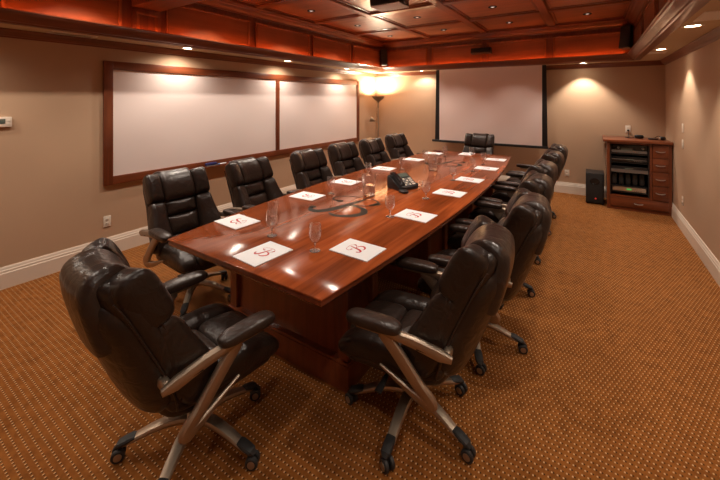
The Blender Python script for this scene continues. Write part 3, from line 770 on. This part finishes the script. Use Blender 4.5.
def device(name, z0, h, label, cat, face, strip=None, knobs=0, disp=None, w=.43):
    t = thing(name, label, cat, (.47, yf + .20, z0))
    MB().box(-w / 2, w / 2, -.15, .17, .006, h).build('case', 'black' if face != 'silver' else 'silver', t, bevel=.003)
    MB().box(-w / 2 - .005, w / 2 + .005, -.158, -.148, .006, h).build('faceplate', face, t, bevel=.002)
    if strip: MB().box(-w / 2, w / 2, -.160, -.157, h * strip[0], h * strip[1]).build('trim_strip', 'grey', t, smooth=False)
    for i in range(knobs): MB().cyl((w / 2 - .05 - i * .30, -.178, h * .68), .016, .022, 'Y', 16).build('knob', 'grey', t)
    if disp: MB().box(disp[0], disp[1], -.1605, -.157, h * .40, h * .68).build('display', disp[2], t, smooth=False)
    for i in range(4): MB().box(.06 + i * .025, .075 + i * .025, -.161, -.157, h * .22, h * .34).build('button', 'grey', t, smooth=False)
device('av_receiver', .856, .135, 'black receiver on the top rack shelf of the cabinet', 'receiver', 'gloss', (.10, .40), 2, (-.10, .04, 'lcd'))
device('disc_player', .726, .085, 'slim black disc player with silver strip, second shelf of the cabinet', 'player', 'gloss', (.42, .58), 0, (-.03, .05, 'lcd'))
device('video_recorder', .593, .07, 'flat black video unit on the grey rack shelf', 'video unit', 'black', None, 0, (-.05, .05, 'lcd'))
device('media_player', .276, .072, 'silver media player with green display at the rack bottom', 'player', 'silver', None, 0, (-.03, .03, 'green'), w=.40)
for q in range(5):
    t = thing('tape_case', 'black upright case on the open rack shelf, %s from the left' % on[q], 'case', (.29 + q * .085, yf + .17, .3625), group='upright cases in the cabinet')
    t.location.z = .362
    MB().pillow((0, 0, .095), (.036, .09, .094), 7, 5).build('case', 'black', t)
    MB().box(-.02, .02, -.0915, -.089, .04, .15).build('spine_label', 'slot', t)
CB(.248, .692, yf + .03, 7.3, .352, .362).build('rack_shelf', 'black', cb, smooth=False)
# things on the cabinet
t = thing('power_adapter', 'black power adapter with cable on the cabinet under the outlet', 'adapter', (.62, 7.15, 1.072))
MB().pillow((0, 0, .028), (.06, .04, .028), 3.5, 6).build('brick', 'black', t)
MB().sweep(catmull([(-.05, 0, .02), (-.09, -.02, .006), (-.15, .0, .006), (-.17, .06, .006), (-.12, .12, .006), (-.115, .24, .03), (-.118, .25, .10)], 5), .004, .004, n=6).build('cable', 'black', t)
t = thing('headset', 'small black headset lying on the right end of the cabinet', 'headset', (.87, 7.0, 1.072))
MB().pillow((.02, 0, .028), (.04, .035, .028), 2.6, 6).build('earpiece', 'black', t)
MB().pillow((-.09, .02, .012), (.065, .025, .012), 3, 5).build('pod', 'black', t)
MB().pillow((-.015, -.02, .026), (.012, .02, .02), 2.6, 5).build('tip', 'silver', t)
MB().sweep(catmull([(.0, 0, .045), (-.03, .01, .058), (-.07, .02, .03)], 4), .006, .005, n=6).build('boom', 'black', t)

# ------------------------------------------------------------------ subwoofer
sb = thing('subwoofer', 'black floor subwoofer beside the cabinet', 'speaker', (.035, 7.06, 0))
MB().box(-.125, .125, -.19, .20, .015, .495).build('cabinet', 'black', sb, bevel=.006)
for x in (-.1, .1):
    for y in (-.16, .17): MB().cyl((x, y, 0), .015, .016, n=12).build('foot', 'rubber', sb)
MB().box(-.118, .118, -.198, -.188, .03, .485).build('grille', 'slot', sb, bevel=.004)
MB().lathe([(.066, -.204), (.06, -.206), (.045, -.196), (.02, -.192)], 28, (0, 0, 0), 'Y').build('port', 'gloss', sb)
pp = bpy.data.objects['port']
for o in sb.children:
    if o.name.startswith('port'): o.location = (.0, 0, .37); o.scale = (1, 1, .75)
MB().cyl((.01, -.203, .095), .012, .006, 'Y', 12).build('indicator', 'redled', sb)

# ------------------------------------------------------------------ outlets, switches, thermostat, vents
def plate(name, loc, rz, label, cat, kind):
    t = thing(name, label, cat, loc, rz)       # local -Y faces the room
    MB().box(-.036, .036, -.006, -.0005, -.058, .058).build('cover_plate', 'plate', t, bevel=.003)
    if kind == 'outlet':
        for z in (-.022, .022):
            s2 = MB().pillow((0, -.006, z), (.016, .003, .014), 4, 4).build('socket', 'white', t)
            for x in (-.006, .006): MB().box(x - .0012, x + .0012, -.0098, -.0085, z - .004, z + .005).build('slot', 'slot', s2, smooth=False)
    else:
        MB().box(-.015, .015, -.010, -.005, -.032, .032).build('rocker', 'white', t, bevel=.002)
    return t
plate('wall_outlet', (XL, 1.715, .37), radians(90), 'ivory wall outlet below the left edge of the whiteboard', 'outlet', 'outlet')
plate('wall_outlet', (-.383, YB, .362), 0, 'ivory wall outlet low on the back wall left of the subwoofer', 'outlet', 'outlet')
o = plate('wall_outlet', (.499, YB, 1.197), 0, 'ivory wall outlet on the back wall above the cabinet', 'outlet', 'outlet')
MB().box(-.014, .014, -.035, -.0095, -.034, -.008).build('plug', 'black', o, bevel=.003)
plate('wall_outlet', (XR, 6.095, .382), radians(-90), 'ivory wall outlet low on the right wall beside the cabinet', 'outlet', 'outlet')
plate('light_switch', (XR, 6.095, 1.321), radians(-90), 'upper ivory switch plate on the right wall', 'switch', 'switch')
plate('light_switch', (XR, 6.095, 1.115), radians(-90), 'lower ivory switch plate on the right wall', 'switch', 'switch')
th = thing('thermostat', 'white wall thermostat at the left edge', 'thermostat', (XL, .895, 1.485), radians(90))
MB().box(-.065, .065, -.024, -.0005, -.045, .045).build('housing', 'white', th, bevel=.008)
MB().box(-.045, .02, -.026, -.0235, -.015, .028).build('display', 'lcd', th, bevel=.001)
for z in (-.018, .012): MB().box(.035, .05, -.026, -.0235, z - .008, z + .008).build('button', 'plate', th, bevel=.002)
def vent(x, y, z, w, l, label):
    t = thing('air_vent', label, 'vent', (x, y, z))
    m = MB(); f = .02
    for b in ((-w / 2, w / 2, -l / 2, -l / 2 + f), (-w / 2, w / 2, l / 2 - f, l / 2), (-w / 2, -w / 2 + f, -l / 2 + f, l / 2 - f), (w / 2 - f, w / 2, -l / 2 + f, l / 2 - f)):
        m.box(b[0], b[1], b[2], b[3], -.008, 0)
    m.build('frame', 'white', t, bevel=.002)
    MB().box(-w / 2 + f, w / 2 - f, -l / 2 + f, l / 2 - f, -.002, -.0005).build('backing', 'slot', t, smooth=False)
    n = 7
    for i in range(n):
        x2 = -w / 2 + f + (w - 2 * f) * (i + .5) / n
        MB().prism([(x2 - .006, -.002), (x2 - .003, -.002), (x2 + .006, -.009), (x2 + .003, -.009)], -l / 2 + f, l / 2 - f, 'Y').build('slat', 'white', t, smooth=False)
vent(XL + .20, 1.35, ZS, .16, .36, 'white slatted air vent in the left soffit')
vent(XR - .21, 3.67, ZS, .18, .36, 'white slatted air vent in the right soffit beside the lit downlight')
vent(XR - .25, 6.12, ZS, .18, .22, 'small white slatted air vent in the right soffit near the back corner')
t = thing('sprinkler_head', 'small metal sprinkler head in the coffered ceiling', 'sprinkler', (-1.60, 4.0, ZC - .004))
MB().lathe([(.03, 0), (.028, -.006), (.01, -.01), (.008, -.03)], 20).build('escutcheon', 'silver', t)
MB().lathe([(.018, -.032), (.018, -.034)], 16).build('deflector', 'silver', t)
